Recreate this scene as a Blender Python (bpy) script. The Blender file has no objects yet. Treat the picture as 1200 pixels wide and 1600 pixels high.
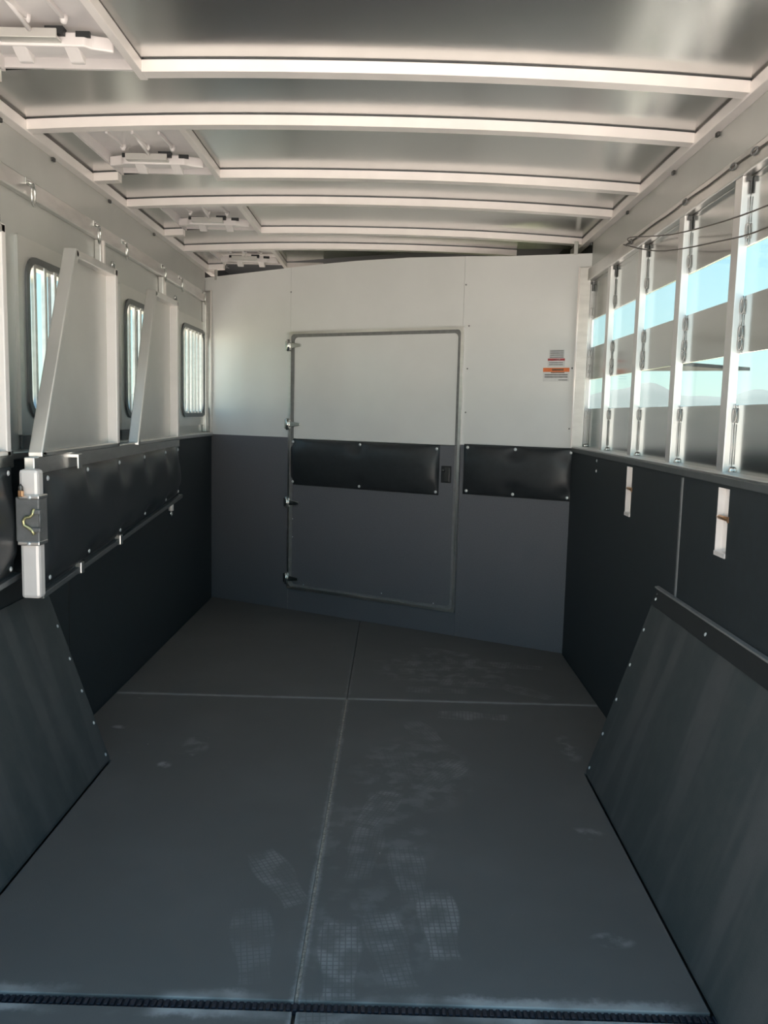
import bpy, bmesh, math, random
from mathutils import Vector, Matrix
random.seed(7)
S = bpy.context.scene
COL = S.collection
PI = math.pi

# ------------------------------------------------------------------ camera
cam = bpy.data.cameras.new('camera'); camo = bpy.data.objects.new('camera', cam); COL.objects.link(camo)
cam.sensor_fit = 'VERTICAL'; cam.sensor_height = 36.0; cam.lens = 1325.05 * 36.0 / 1600.0
cam.clip_start = 0.05; cam.clip_end = 6000
def cam_matrix(yaw, pitch, roll, loc):
    R = Matrix.Rotation(yaw, 3, 'Z') @ Matrix.Rotation(pitch, 3, 'X') @ Matrix.Rotation(roll, 3, 'Y')
    r, f, u = R.col[0], R.col[1], R.col[2]
    return Matrix(((r[0], u[0], -f[0], loc[0]), (r[1], u[1], -f[1], loc[1]), (r[2], u[2], -f[2], loc[2]), (0, 0, 0, 1)))
camo.matrix_world = cam_matrix(0.010108, -0.115797, -0.024064, (0.1336, 0.0, 1.2045))
S.camera = camo

# ------------------------------------------------------------------ sky
SKY = 0.355
world = bpy.data.worlds.new('sky'); S.world = world; world.use_nodes = True
wn = world.node_tree; wn.nodes.clear()
w_out = wn.nodes.new('ShaderNodeOutputWorld'); w_bg = wn.nodes.new('ShaderNodeBackground')
w_tc = wn.nodes.new('ShaderNodeTexCoord'); w_sep = wn.nodes.new('ShaderNodeSeparateXYZ'); w_ramp = wn.nodes.new('ShaderNodeValToRGB')
wn.links.new(w_tc.outputs['Generated'], w_sep.inputs[0]); wn.links.new(w_sep.outputs['Z'], w_ramp.inputs[0])
wn.links.new(w_ramp.outputs[0], w_bg.inputs[0]); wn.links.new(w_bg.outputs[0], w_out.inputs[0])
w_bg.inputs[1].default_value = SKY
el = w_ramp.color_ramp.elements
el[0].position = 0.0; el[0].color = (0.74, 0.91, 0.80, 1)
el[1].position = 1.0; el[1].color = (0.28, 0.55, 0.92, 1)
for pos, c in ((0.04, (0.68, 0.92, 0.85, 1)), (0.10, (0.57, 0.88, 0.92, 1)), (0.22, (0.46, 0.81, 1.0, 1))):
    e = el.new(pos); e.color = c

# ------------------------------------------------------------------ sun (high, ahead of the trailer) and exposure
sun = bpy.data.lights.new('sun', 'SUN'); suno = bpy.data.objects.new('sun', sun); COL.objects.link(suno)
sun.energy = 7.4; sun.angle = math.radians(0.6); sun.color = (1.0, 0.92, 0.83)
suno.location = (0, 30, 40)
suno.rotation_euler = Vector((-0.06, -0.62, -0.78)).to_track_quat('-Z', 'Y').to_euler()
S.view_settings.view_transform = 'Standard'; S.view_settings.look = 'None'
S.view_settings.exposure = 1.90; S.view_settings.gamma = 1.0; S.view_settings.use_curve_mapping = False

# ------------------------------------------------------------------ material helpers
class NV:
    """a node value with arithmetic"""
    def __init__(s, nt, sock): s.nt = nt; s.s = sock
    def _op(s, op, *a, clamp=False):
        n = s.nt.nodes.new('ShaderNodeMath'); n.operation = op; n.use_clamp = clamp
        for i, v in enumerate((s,) + a):
            if isinstance(v, NV): s.nt.links.new(v.s, n.inputs[i])
            else: n.inputs[i].default_value = v
        return NV(s.nt, n.outputs[0])
    def __add__(s, o): return s._op('ADD', o)
    def __sub__(s, o): return s._op('SUBTRACT', o)
    def __mul__(s, o): return s._op('MULTIPLY', o)
    def __truediv__(s, o): return s._op('DIVIDE', o)
    def abs(s): return s._op('ABSOLUTE')
    def sin(s): return s._op('SINE')
    def mn(s, o): return s._op('MINIMUM', o)
    def mx(s, o): return s._op('MAXIMUM', o)
    def sat(s): return s._op('ADD', 0.0, clamp=True)
    def step(s, lo, hi):
        n = s.nt.nodes.new('ShaderNodeMapRange'); n.interpolation_type = 'SMOOTHSTEP'
        s.nt.links.new(s.s, n.inputs[0]); n.inputs[1].default_value = lo; n.inputs[2].default_value = hi
        return NV(s.nt, n.outputs[0])
def noise(nt, vec, scale, detail=3.0, rough=0.55, out=0):
    n = nt.nodes.new('ShaderNodeTexNoise'); n.inputs['Scale'].default_value = scale
    n.inputs['Detail'].default_value = detail; n.inputs['Roughness'].default_value = rough
    if vec is not None: nt.links.new(vec, n.inputs['Vector'])
    return NV(nt, n.outputs[out])
def mixc(nt, fac, a, b):
    n = nt.nodes.new('ShaderNodeMix'); n.data_type = 'RGBA'
    nt.links.new(fac.s, n.inputs[0])
    for i, v in ((6, a), (7, b)):
        if isinstance(v, NV): nt.links.new(v.s, n.inputs[i])
        else: n.inputs[i].default_value = (*v, 1)
    return NV(nt, n.outputs[2])
def new_mat(name):
    m = bpy.data.materials.new(name); m.use_nodes = True; nt = m.node_tree
    b = nt.nodes['Principled BSDF']; tc = nt.nodes.new('ShaderNodeTexCoord')
    return m, nt, b, tc.outputs['Object']
def bump(nt, b, h, strength, dist=0.002):
    n = nt.nodes.new('ShaderNodeBump'); n.inputs['Strength'].default_value = strength; n.inputs['Distance'].default_value = dist
    nt.links.new(h.s, n.inputs['Height']); nt.links.new(n.outputs[0], b.inputs['Normal'])
def simple(name, col, rough, metal=0.0, nscale=20.0, namp=0.08, ramp=0.06, bmp=0.0, bscale=200.0, coat=0.0, stretch=None):
    m, nt, b, vec = new_mat(name)
    if stretch:
        mp = nt.nodes.new('ShaderNodeMapping'); mp.inputs['Scale'].default_value = stretch
        nt.links.new(vec, mp.inputs[0]); vec = mp.outputs[0]
    nz = noise(nt, vec, nscale)
    dark = tuple(c * (1 - namp) for c in col); lite = tuple(min(1, c * (1 + namp)) for c in col)
    c = mixc(nt, nz.step(0.3, 0.7), dark, lite); nt.links.new(c.s, b.inputs['Base Color'])
    r = nz * (2 * ramp) + (rough - ramp); nt.links.new(r.s, b.inputs['Roughness'])
    b.inputs['Metallic'].default_value = metal
    if coat: b.inputs['Coat Weight'].default_value = coat; b.inputs['Coat Roughness'].default_value = 0.12
    if bmp: bump(nt, b, noise(nt, vec, bscale, 2.0), bmp)
    return m
M = {}
M['alu'] = simple('mill_aluminium', (0.80, 0.78, 0.76), 0.33, 1.0, 8, 0.05, 0.05, stretch=(1, 1, 4))
M['alu_bow'] = simple('extruded_aluminium', (0.93, 0.87, 0.84), 0.34, 0.15, 6, 0.04, 0.05)
M['alu_slat'] = simple('polished_slat_aluminium', (0.66, 0.68, 0.67), 0.16, 1.0, 5, 0.04, 0.03, stretch=(1, 0.3, 4))
M['alu_post'] = simple('satin_post_aluminium', (0.84, 0.82, 0.81), 0.30, 0.7, 6, 0.04, 0.03)
M['alu_sheet'] = simple('ceiling_aluminium_sheet', (0.53, 0.535, 0.525), 0.22, 0.92, 2, 0.03, 0.008)
M['alu_panel'] = simple('satin_panel_sheet', (0.66, 0.65, 0.62), 0.32, 0.55, 4, 0.04, 0.04)
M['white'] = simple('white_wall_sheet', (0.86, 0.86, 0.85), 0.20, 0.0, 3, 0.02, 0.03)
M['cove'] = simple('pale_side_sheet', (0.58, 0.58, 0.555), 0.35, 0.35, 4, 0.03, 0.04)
M['plastic'] = simple('white_vent_plastic', (0.80, 0.76, 0.75), 0.30, 0.0, 10, 0.03, 0.04)
M['lining'] = simple('black_rubber_lining', (0.025, 0.032, 0.037), 0.60, 0.0, 30, 0.15, 0.05, 0.25, 350)
M['lining_front'] = simple('charcoal_pebbled_lining', (0.148, 0.150, 0.168), 0.60, 0.0, 150, 0.06, 0.03, 0.35, 300)
M['vinyl'] = simple('black_vinyl', (0.030, 0.034, 0.038), 0.38, 0.0, 40, 0.1, 0.04, 0.12, 500)
M['gasket'] = simple('black_gasket', (0.02, 0.022, 0.024), 0.5, 0.0, 40, 0.1, 0.04)
M['gasket_grey'] = simple('grey_seal_strip', (0.22, 0.22, 0.22), 0.45, 0.0, 40, 0.1, 0.04)
M['dark_metal'] = simple('dark_steel', (0.10, 0.10, 0.10), 0.4, 0.8, 30, 0.1, 0.05)
M['chrome'] = simple('bright_steel', (0.82, 0.82, 0.80), 0.18, 1.0, 30, 0.04, 0.04)
M['steel'] = simple('dull_steel', (0.45, 0.44, 0.43), 0.3, 0.9, 40, 0.08, 0.05)
M['rail_dark'] = simple('dull_grey_rail', (0.16, 0.17, 0.175), 0.4, 0.5, 20, 0.08, 0.05)
M['rivet'] = simple('rivet_head', (0.85, 0.87, 0.88), 0.3, 0.4, 60, 0.04, 0.04)
M['brass'] = simple('brass_pin', (0.72, 0.42, 0.24), 0.35, 1.0, 50, 0.08, 0.05)
M['latch_grey'] = simple('grey_cast_latch', (0.20, 0.20, 0.20), 0.5, 0.3, 40, 0.1, 0.05)
M['zinc'] = simple('yellow_zinc', (0.70, 0.66, 0.36), 0.35, 0.8, 60, 0.1, 0.05)
M['cable'] = simple('dark_cable', (0.12, 0.105, 0.095), 0.5, 0.0, 60, 0.1, 0.05)
M['void'] = simple('dark_nose_lining', (0.010, 0.013, 0.016), 0.7, 0.0, 20, 0.2, 0.05)
M['outer'] = simple('trailer_outer_skin', (0.7, 0.7, 0.7), 0.4, 0.2, 5, 0.03, 0.04)
M['sand'] = simple('pale_seam_sand', (0.34, 0.31, 0.27), 0.9, 0.0, 120, 0.35, 0.05, 0.5, 300)
M['ridge'] = simple('blue_black_joint_strip', (0.012, 0.016, 0.026), 0.5, 0.0, 60, 0.2, 0.05)
M['label_white'] = simple('label_paper', (0.70, 0.70, 0.70), 0.4, 0.0, 60, 0.03, 0.05)
M['label_text'] = simple('label_grey_print', (0.24, 0.24, 0.24), 0.5, 0.0, 60, 0.2, 0.05)
M['label_orange'] = simple('label_orange_band', (0.80, 0.20, 0.06), 0.4, 0.0, 60, 0.05, 0.05)
M['label_brown'] = simple('label_brown_print', (0.22, 0.12, 0.07), 0.5, 0.0, 60, 0.1, 0.05)
M['label_red'] = simple('label_red_band', (0.45, 0.06, 0.07), 0.4, 0.0, 60, 0.05, 0.05)
M['gravel'] = simple('pale_gravel_yard', (0.60, 0.54, 0.49), 0.9, 0.0, 3, 0.12, 0.05, 0.5, 40)
M['field'] = simple('dry_grass_field', (0.13, 0.14, 0.06), 0.95, 0.0, 0.05, 0.3, 0.03)
M['hill'] = simple('blue_green_hill', (0.030, 0.054, 0.058), 0.95, 0.0, 0.01, 0.12, 0.03)  # distance haze put into the base colour
M['rise'] = simple('yellow_green_rise', (0.055, 0.075, 0.03), 0.95, 0.0, 0.03, 0.25, 0.03)

def pane_mat():
    m, nt, b, vec = new_mat('clear_acrylic'); out = nt.nodes['Material Output']; nt.nodes.remove(b)
    tr = nt.nodes.new('ShaderNodeBsdfTransparent'); tr.inputs[0].default_value = (0.96, 0.985, 0.98, 1)
    gl = nt.nodes.new('ShaderNodeBsdfGlossy'); gl.inputs['Roughness'].default_value = 0.04
    lw = nt.nodes.new('ShaderNodeLayerWeight'); lw.inputs[0].default_value = 0.5
    fc = NV(nt, lw.outputs['Facing']); fr = (fc * fc * fc * fc * fc) * 0.65 + 0.025
    mx = nt.nodes.new('ShaderNodeMixShader')
    nt.links.new(fr.s, mx.inputs[0]); nt.links.new(tr.outputs[0], mx.inputs[1]); nt.links.new(gl.outputs[0], mx.inputs[2])
    nt.links.new(mx.outputs[0], out.inputs[0]); return m
M['pane'] = pane_mat()

def wheel_mat():
    m, nt, b, vec = new_mat('wiped_black_cover')
    mp = nt.nodes.new('ShaderNodeMapping'); mp.inputs['Scale'].default_value = (0.6, 5.0, 0.6)
    nt.links.new(vec, mp.inputs[0])
    streak = noise(nt, mp.outputs[0], 2.2, 2.0).step(0.45, 0.62); blot = noise(nt, vec, 22, 4).step(0.35, 0.75)
    c = mixc(nt, (streak * 0.7 + blot * 0.3).sat(), (0.052, 0.062, 0.064), (0.088, 0.090, 0.092))
    nt.links.new(c.s, b.inputs['Base Color']); b.inputs['Roughness'].default_value = 0.62
    bump(nt, b, noise(nt, vec, 300, 2), 0.3); return m
M['wheel'] = wheel_mat()

SEAM_X, SEAM_Y1, SEAM_Y2 = -0.040, 1.600, 3.475
def mat_mat():
    """black rubber mat with dusty boot prints, smudges and sand blown along the joints"""
    m, nt, b, vec = new_mat('dusty_black_rubber')
    sep = nt.nodes.new('ShaderNodeSeparateXYZ'); nt.links.new(vec, sep.inputs[0])
    x, y = NV(nt, sep.outputs[0]), NV(nt, sep.outputs[1])
    n_mid = noise(nt, vec, 14, 4); n_fine = noise(nt, vec, 90, 3); n_big = noise(nt, vec, 2.6, 3)
    total = None
    prints = [(.11, 2.47, -.35, 1), (.20, 2.12, .1, .7), (-.14, 2.08, .5, .75), (.27, 1.90, .05, 1.1), (.33, 2.74, -.55, .85),
              (.04, 1.76, .05, 1.1), (.15, 1.80, .2, .9), (.17, 2.80, .15, .5), (.48, 3.31, 1.5, .9), (.28, 3.10, .4, .6),
              (.74, 4.02, 1.35, 1), (.55, 4.05, 1.5, .8), (.30, 3.95, 1.4, .8), (.42, 4.22, 1.2, .75), (.50, 3.72, 1.3, .7),
              (.75, 3.62, .9, .6), (.35, 3.62, 1.5, .6), (.08, 2.22, -.1, .7), (-.16, 1.80, .2, .45), (.02, 1.50, .1, .7)]
    for (cx, cy, a, amp) in prints:
        ca, sa = math.cos(a), math.sin(a); dx, dy = x - cx, y - cy
        u = dx * ca + dy * sa; v = dy * ca - dx * sa
        wdt = ((v * 22.0 + .6).sin() * .010) + .044
        sole = (u.abs() / wdt).mx(v.abs() / .142).step(1.04, .86)
        blocks = (u * (PI / .0135)).sin().abs().mn((v * (PI / .0145)).sin().abs()).step(.18, .5)
        t = (sole * (blocks * .75 + .25)) * amp
        total = t if total is None else total.mx(t)
    total = total * (n_mid.step(.40, .66) * .85 + .15) * .42
    # scuffs and chalky marks
    for (cx, cy, rx, ry, amp) in [(.40, 3.95, .40, .32, .22), (.22, 2.75, .24, .34, .20), (.10, 2.30, .20, .30, .16), (.72, 2.34, .07, .06, .5), (.67, 1.85, .06, .035, .5),
                                  (.1, 1.85, .2, .25, .16), (-.93, 3.40, .05, .03, .8), (-.86, 3.09, .06, .025, .6), (-.62, 2.76, .03, .04, .7), (-.57, 2.84, .04, .02, .8), (-.76, 2.84, .04, .02, .8), (-.55, 2.95, .06, .12, .25), (.8, 3.0, .05, .14, .35)]:
        d = ((x - cx) / rx) * ((x - cx) / rx) + ((y - cy) / ry) * ((y - cy) / ry)
        total = total.mx(d.step(1.0, .2) * n_mid.step(.45, .65) * amp)
    # sand along the joints
    dsx = (x - SEAM_X).abs(); near_y = y.step(4.7, 1.7)
    s1 = (dsx + n_mid * -.022 + n_fine * -.012).step(.0, -.022) * .7 * (near_y * .8 + .2) * y.step(4.6, 3.6).mx(.15)
    s2 = ((y - SEAM_Y2).abs() + n_mid * -.02).step(.012, -.008) * .5
    s3 = ((y - SEAM_Y1).abs() + n_mid * -.05 + n_fine * -.02).step(.016, -.012) * n_big.step(.42, .6) * .9
    total = total.mx(s1).mx(s2).mx(s3)
    vo = nt.nodes.new('ShaderNodeTexVoronoi'); vo.inputs['Scale'].default_value = 7.0; nt.links.new(vec, vo.inputs['Vector'])
    cs = nt.nodes.new('ShaderNodeSeparateColor'); nt.links.new(vo.outputs['Color'], cs.inputs[0])
    total = total.mx(NV(nt, vo.outputs['Distance']).step(.022, .012) * NV(nt, cs.outputs[0]).step(.62, .64) * .9)
    specks = n_fine.step(.74, .78) * .3
    total = (total + n_big.step(.4, .75) * .05 + specks * .4).sat()
    c = mixc(nt, total, (0.120, 0.117, 0.112), (0.42, 0.41, 0.40))
    nt.links.new(c.s, b.inputs['Base Color']); b.inputs['Roughness'].default_value = 0.72
    bump(nt, b, noise(nt, vec, 260, 3), 0.25); return m
M['mat'] = mat_mat()

# ------------------------------------------------------------------ mesh helpers
class MB:
    def __init__(s): s.bm = bmesh.new()
    def box(s, a, b, bev=0.0):
        a, b = Vector(a), Vector(b); lo = Vector(map(min, a, b)); hi = Vector(map(max, a, b))
        r = bmesh.ops.create_cube(s.bm, size=1.0); vs = r['verts']
        for v in vs: v.co = Vector([lo[i] + (v.co[i] + .5) * (hi[i] - lo[i]) for i in range(3)])
        if bev:
            es = list({e for v in vs for e in v.link_edges})
            bmesh.ops.bevel(s.bm, geom=es, offset=bev, segments=2, affect='EDGES', profile=0.5)
        return s
    def prism(s, poly, axis, lo, hi, bev=0.0):
        """poly: 2D points in the plane normal to axis (other axes in cyclic xyz order)"""
        def P(p, w): return {'x': (w, p[0], p[1]), 'y': (p[0], w, p[1]), 'z': (p[0], p[1], w)}[axis]
        A = [s.bm.verts.new(P(p, lo)) for p in poly]; B = [s.bm.verts.new(P(p, hi)) for p in poly]; n = len(poly)
        fs = [s.bm.faces.new(A[::-1]), s.bm.faces.new(B)]
        for i in range(n): fs.append(s.bm.faces.new((A[i], A[(i + 1) % n], B[(i + 1) % n], B[i])))
        bmesh.ops.recalc_face_normals(s.bm, faces=fs)
        if bev:
            es = list({e for f in fs for e in f.edges})
            bmesh.ops.bevel(s.bm, geom=es, offset=bev, segments=2, affect='EDGES', profile=0.5)
        return s
    def bar(s, p0, p1, w, d, up=(1, 0, 0), bev=0.0):
        """rectangular bar between two points; d measured along up, w across"""
        p0, p1 = Vector(p0), Vector(p1); t = (p1 - p0).normalized(); up = Vector(up); side = t.cross(up).normalized(); up = side.cross(t).normalized()
        vs = []
        for p in (p0, p1):
            for (i, j) in ((-1, -1), (1, -1), (1, 1), (-1, 1)): vs.append(s.bm.verts.new(p + side * (i * w / 2) + up * (j * d / 2)))
        fs = [s.bm.faces.new(vs[0:4][::-1]), s.bm.faces.new(vs[4:8])]
        for i in range(4): fs.append(s.bm.faces.new((vs[i], vs[(i + 1) % 4], vs[4 + (i + 1) % 4], vs[4 + i])))
        bmesh.ops.recalc_face_normals(s.bm, faces=fs)
        if bev:
            es = list({e for f in fs for e in f.edges})
            bmesh.ops.bevel(s.bm, geom=es, offset=bev, segments=2, affect='EDGES', profile=0.5)
        return s
    def tube(s, pts, r, seg=8, closed=False):
        pts = [Vector(p) for p in pts]; n = len(pts); rings = []; prev = None
        for i, p in enumerate(pts):
            a = pts[(i - 1) % n] if (closed or i > 0) else p; b = pts[(i + 1) % n] if (closed or i < n - 1) else p
            t = (b - a).normalized()
            if prev is None:
                up = Vector((0, 0, 1)) if abs(t.z) < .9 else Vector((1, 0, 0)); x = t.cross(up).normalized()
            else: x = (prev - t * prev.dot(t)).normalized()
            prev = x; y = t.cross(x)
            rr = r[i] if isinstance(r, (list, tuple)) else r
            rings.append([s.bm.verts.new(p + (x * math.cos(2 * PI * k / seg) + y * math.sin(2 * PI * k / seg)) * rr) for k in range(seg)])
        fs = []
        for i in range(n if closed else n - 1):
            A, B = rings[i], rings[(i + 1) % n]
            for k in range(seg): fs.append(s.bm.faces.new((A[k], A[(k + 1) % seg], B[(k + 1) % seg], B[k])))
        if not closed: fs += [s.bm.faces.new(rings[0][::-1]), s.bm.faces.new(rings[-1])]
        bmesh.ops.recalc_face_normals(s.bm, faces=fs)
        for f in fs:
            if len(f.verts) == 4: f.smooth = True
        return s
    def dome(s, c, n, r, h=None, seg=10):
        """rivet / screw head: flattened dome at c, facing n"""
        c, n = Vector(c), Vector(n).normalized(); h = h or r * .55
        x = n.orthogonal().normalized(); y = n.cross(x); rings = []
        for (rr, hh) in ((1, 0), (.92, .45), (.6, .85)):
            rings.append([s.bm.verts.new(c + (x * math.cos(2 * PI * k / seg) + y * math.sin(2 * PI * k / seg)) * r * rr + n * h * hh) for k in range(seg)])
        top = s.bm.verts.new(c + n * h); fs = [s.bm.faces.new(rings[0][::-1])]
        for a, b in zip(rings, rings[1:]):
            for k in range(seg): fs.append(s.bm.faces.new((a[k], a[(k + 1) % seg], b[(k + 1) % seg], b[k])))
        for k in range(seg): fs.append(s.bm.faces.new((rings[-1][k], rings[-1][(k + 1) % seg], top)))
        for f in fs: f.smooth = True
        return s
    def frame_plate(s, outer, inner, axis, lo, hi):
        """ring between two loops of equal point count"""
        def P(p, w): return {'x': (w, p[0], p[1]), 'y': (p[0], w, p[1]), 'z': (p[0], p[1], w)}[axis]
        V = [[s.bm.verts.new(P(p, w)) for p in loop] for loop in (outer, inner) for w in (lo, hi)]
        n = len(outer); o0, o1, i0, i1 = V; fs = []
        for k in range(n):
            j = (k + 1) % n
            for a, b in ((o0, o1), (o1, i1), (i1, i0), (i0, o0)): fs.append(s.bm.faces.new((a[k], a[j], b[j], b[k])))
        bmesh.ops.recalc_face_normals(s.bm, faces=fs); return s
    def mesh(s, name, mats, off=None):
        if off: bmesh.ops.translate(s.bm, verts=s.bm.verts, vec=-Vector(off))
        me = bpy.data.meshes.new(name); s.bm.to_mesh(me); s.bm.free()
        me.materials.append(mats); return me

def part(name, mb, mat, parent=None, local=False, label=None, kind=None):
    """one mesh object; vertices are in world space unless local (then in the parent's own space)"""
    off = None
    if parent is not None and not local:
        o = parent; off = Vector((0, 0, 0))
        while o is not None: off += o.location; o = o.parent
    ob = bpy.data.objects.new(name, mb.mesh(name, M[mat], off)); COL.objects.link(ob)
    ob.parent = parent
    if label: ob['label'] = label
    if kind: ob['kind'] = kind
    return ob
def tag(o, label, cat, group=None, kind=None):
    o['label'] = label; o['category'] = cat
    if group: o['group'] = group
    if kind: o['kind'] = kind
    return o
def root(name, loc, label, cat, group=None, kind=None, rz=0.0):
    o = bpy.data.objects.new(name, None); COL.objects.link(o); o.location = loc; o.rotation_euler = (0, 0, rz); o.empty_display_size = 0.1
    return tag(o, label, cat, group, kind)
def copy_tree(o, parent=None):
    c = o.copy(); COL.objects.link(c); c.parent = parent
    for ch in list(o.children): copy_tree(ch, c)
    return c
def rrect(x0, x1, z0, z1, r, seg=6):
    pts = []
    for (cx, cz, a0) in ((x1 - r, z1 - r, 0), (x0 + r, z1 - r, 90), (x0 + r, z0 + r, 180), (x1 - r, z0 + r, 270)):
        for k in range(seg + 1):
            a = math.radians(a0 + 90 * k / seg); pts.append((cx + r * math.cos(a), cz + r * math.sin(a)))
    return pts

# ------------------------------------------------------------------ dimensions
HW = 1.025                      # half width between the black linings
HU = 1.085                      # half width between the upper walls
Y0 = 1.20                       # rear edge of the trailer, cut forward to admit more outside light
YL, YR = 5.379, 4.269           # slanted front wall, left and right corner
ANG = math.atan2(YR - YL, 2 * HW)
WL = math.hypot(2 * HW, YR - YL)
DADO = 1.06
def front_y(x): return YL + (x + HW) * (YR - YL) / (2 * HW)
def bow_z(x): return 2.088 - 0.031 * (abs(x) / 1.07) ** 2.2

# ------------------------------------------------------------------ ground, hills
def ground():
    mb = MB(); mb.prism([(-30, -45), (30, -45), (30, 1.5), (3.2, 1.5), (3.2, 9), (-3.2, 9), (-3.2, 1.5), (-30, 1.5)], 'z', -0.75, -0.55)
    tag(part('ground_yard', mb, 'gravel'), 'pale gravel yard the trailer stands on', 'ground', kind='structure')
    mb = MB(); mb.box((-1500, -1500, -1.2), (1500, 1500, -0.72))
    tag(part('ground_field', mb, 'field'), 'dry yellow-green field around the yard', 'field', kind='structure')
    def ridge(name, r, az0, az1, n, hs, depth, label, mt='hill'):
        mb = MB(); cols = []
        for i in range(n + 1):
            t = i / n; az = math.radians(az0 + (az1 - az0) * t)
            h = sum(a * (0.5 + 0.5 * math.sin(2 * PI * f * t + ph)) for a, f, ph in hs) * min(1, 8 * t, 8 * (1 - t))
            col = []
            for (dr, k) in ((-depth, 0), (-depth * .6, .28), (-depth * .3, .72), (0, 1), (depth * .4, .7), (depth, 0)):
                rr = r + dr; col.append(mb.bm.verts.new((rr * math.sin(az), rr * math.cos(az), -0.9 + h * k)))
            cols.append(col)
        for a, b in zip(cols, cols[1:]):
            for k in range(5):
                f = mb.bm.faces.new((a[k], a[k + 1], b[k + 1], b[k])); f.smooth = True
        bmesh.ops.recalc_face_normals(mb.bm, faces=mb.bm.faces)
        tag(part(name, mb, mt), label, 'hill', kind='structure')
    ridge('hill_ridge', 620, 4, 75, 160, ((15.5, 0, PI / 2), (5.0, 7, .4), (5.0, 11.3, 2.0), (2.5, 23, 1.0)), 120, 'low blue-green hill ridge on the horizon beyond the slatted side')
    ridge('hill_ridge', 380, 21, 30, 40, ((6.5, 1.0, -1.6), (1.5, 3.7, .5)), 60, 'small yellow-green rise in front of the hill ridge', 'rise')
    ridge('hill_ridge', 620, -75, -6, 160, ((6.0, 0, PI / 2), (4.0, 6, 1.4), (3.0, 10.3, 0.0), (1.5, 23, 1.0)), 120, 'low blue-green hill ridge on the horizon beyond the barred windows')
ground()

# ------------------------------------------------------------------ floor
fl = MB(); fl.prism([(-1.10, Y0), (1.10, Y0), (1.10, front_y(1.10) + .06), (-1.10, front_y(-1.10) + .06)], 'z', -0.10, -0.013)
floor = tag(part('floor', fl, 'dark_metal'), 'dark trailer floor deck under the rubber mats', 'floor', kind='structure')
def mat(poly, label):
    mb = MB(); mb.prism(poly, 'z', -0.012, 0.0, 0.0025)
    return tag(part('floor_mat', mb, 'mat'), label, 'mat', 'black rubber floor mats')
g = 0.004; e = 0.004; WX, WY = 0.815, 2.78
mat([(-HW + e, SEAM_Y2 + g), (SEAM_X - .0015, SEAM_Y2 + g), (SEAM_X - .0015, front_y(SEAM_X) - e), (-HW + e, YL - e)], 'far rubber floor mat on the hinge side of the front door, nearly clean')
mat([(SEAM_X + .0015, SEAM_Y2 + g), (HW - e, SEAM_Y2 + g), (HW - e, YR - e), (SEAM_X + .0015, front_y(SEAM_X) - e)], 'far rubber floor mat at the slanted wall with many boot prints')
mat([(-HW + e, SEAM_Y2 - g), (-HW + e, WY + e), (-WX + e, WY + e), (-WX + e, SEAM_Y1 + .016), (SEAM_X - g, SEAM_Y1 + .016), (SEAM_X - g, SEAM_Y2 - g)], 'large middle floor mat with bluish chalk smudges, left of the centre joint')
mat([(SEAM_X + g, SEAM_Y1 + .016), (WX - e, SEAM_Y1 + .016), (WX - e, WY + e), (HW - e, WY + e), (HW - e, SEAM_Y2 - g), (SEAM_X + g, SEAM_Y2 - g)], 'large middle floor mat with boot prints, right of the centre joint')
mat([(-WX + e, Y0), (SEAM_X - g, Y0), (SEAM_X - g, SEAM_Y1 - .016), (-WX + e, SEAM_Y1 - .016)], 'nearest floor mat cut off by the photo bottom, left of the centre joint')
mat([(SEAM_X + g, Y0), (WX - e, Y0), (WX - e, SEAM_Y1 - .016), (SEAM_X + g, SEAM_Y1 - .016)], 'nearest floor mat cut off by the photo bottom, right of the centre joint')
js = root('joint_strip', (0, SEAM_Y1, -.012), 'dark blue-black ridged joint strip across the floor between mats', 'strip')
mb = MB(); mb.box((-WX + e, SEAM_Y1 - .013, -.012), (WX - e, SEAM_Y1 + .013, -.007)); part('base_strip', mb, 'ridge', js)
mb = MB()
for k in range(118):
    xx = -WX + .012 + k * .0138; mb.box((xx, SEAM_Y1 - .010, -.007), (xx + .009, SEAM_Y1 + .010, -.001), .0015)
part('ridge_teeth', mb, 'ridge', js, kind='stuff')
def sand(name, a, b, w, label):
    mb = MB(); a, b = Vector(a), Vector(b); n = 60; t = (b - a); s = Vector((-t.y, t.x, 0)).normalized(); prev = None
    for i in range(n + 1):
        p = a + t * (i / n); z = -.0045 + random.uniform(-.0022, .0022)
        q = [mb.bm.verts.new(p + s * (w * k) + Vector((0, 0, z + (0 if k else .001)))) for k in (-1, 0, 1)]
        if prev:
            for k in range(2): mb.bm.faces.new((prev[k], prev[k + 1], q[k + 1], q[k]))
        prev = q
    bmesh.ops.recalc_face_normals(mb.bm, faces=mb.bm.faces)
    r = bmesh.ops.extrude_face_region(mb.bm, geom=list(mb.bm.faces)); bmesh.ops.translate(mb.bm, verts=[v for v in r['geom'] if isinstance(v, bmesh.types.BMVert)], vec=(0, 0, -.006))
    bmesh.ops.recalc_face_normals(mb.bm, faces=mb.bm.faces)
    tag(part(name, mb, 'sand'), label, 'sand', kind='stuff')
sand('seam_sand', (SEAM_X, SEAM_Y1 + .02, 0), (SEAM_X, SEAM_Y2 - .006, 0), .0035, 'pale sand packed in the lengthwise centre joint of the mats')
sand('seam_sand', (-HW + .01, SEAM_Y2, 0), (HW - .01, SEAM_Y2, 0), .0035, 'pale sand packed in the crosswise joint between far and middle mats')

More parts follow.
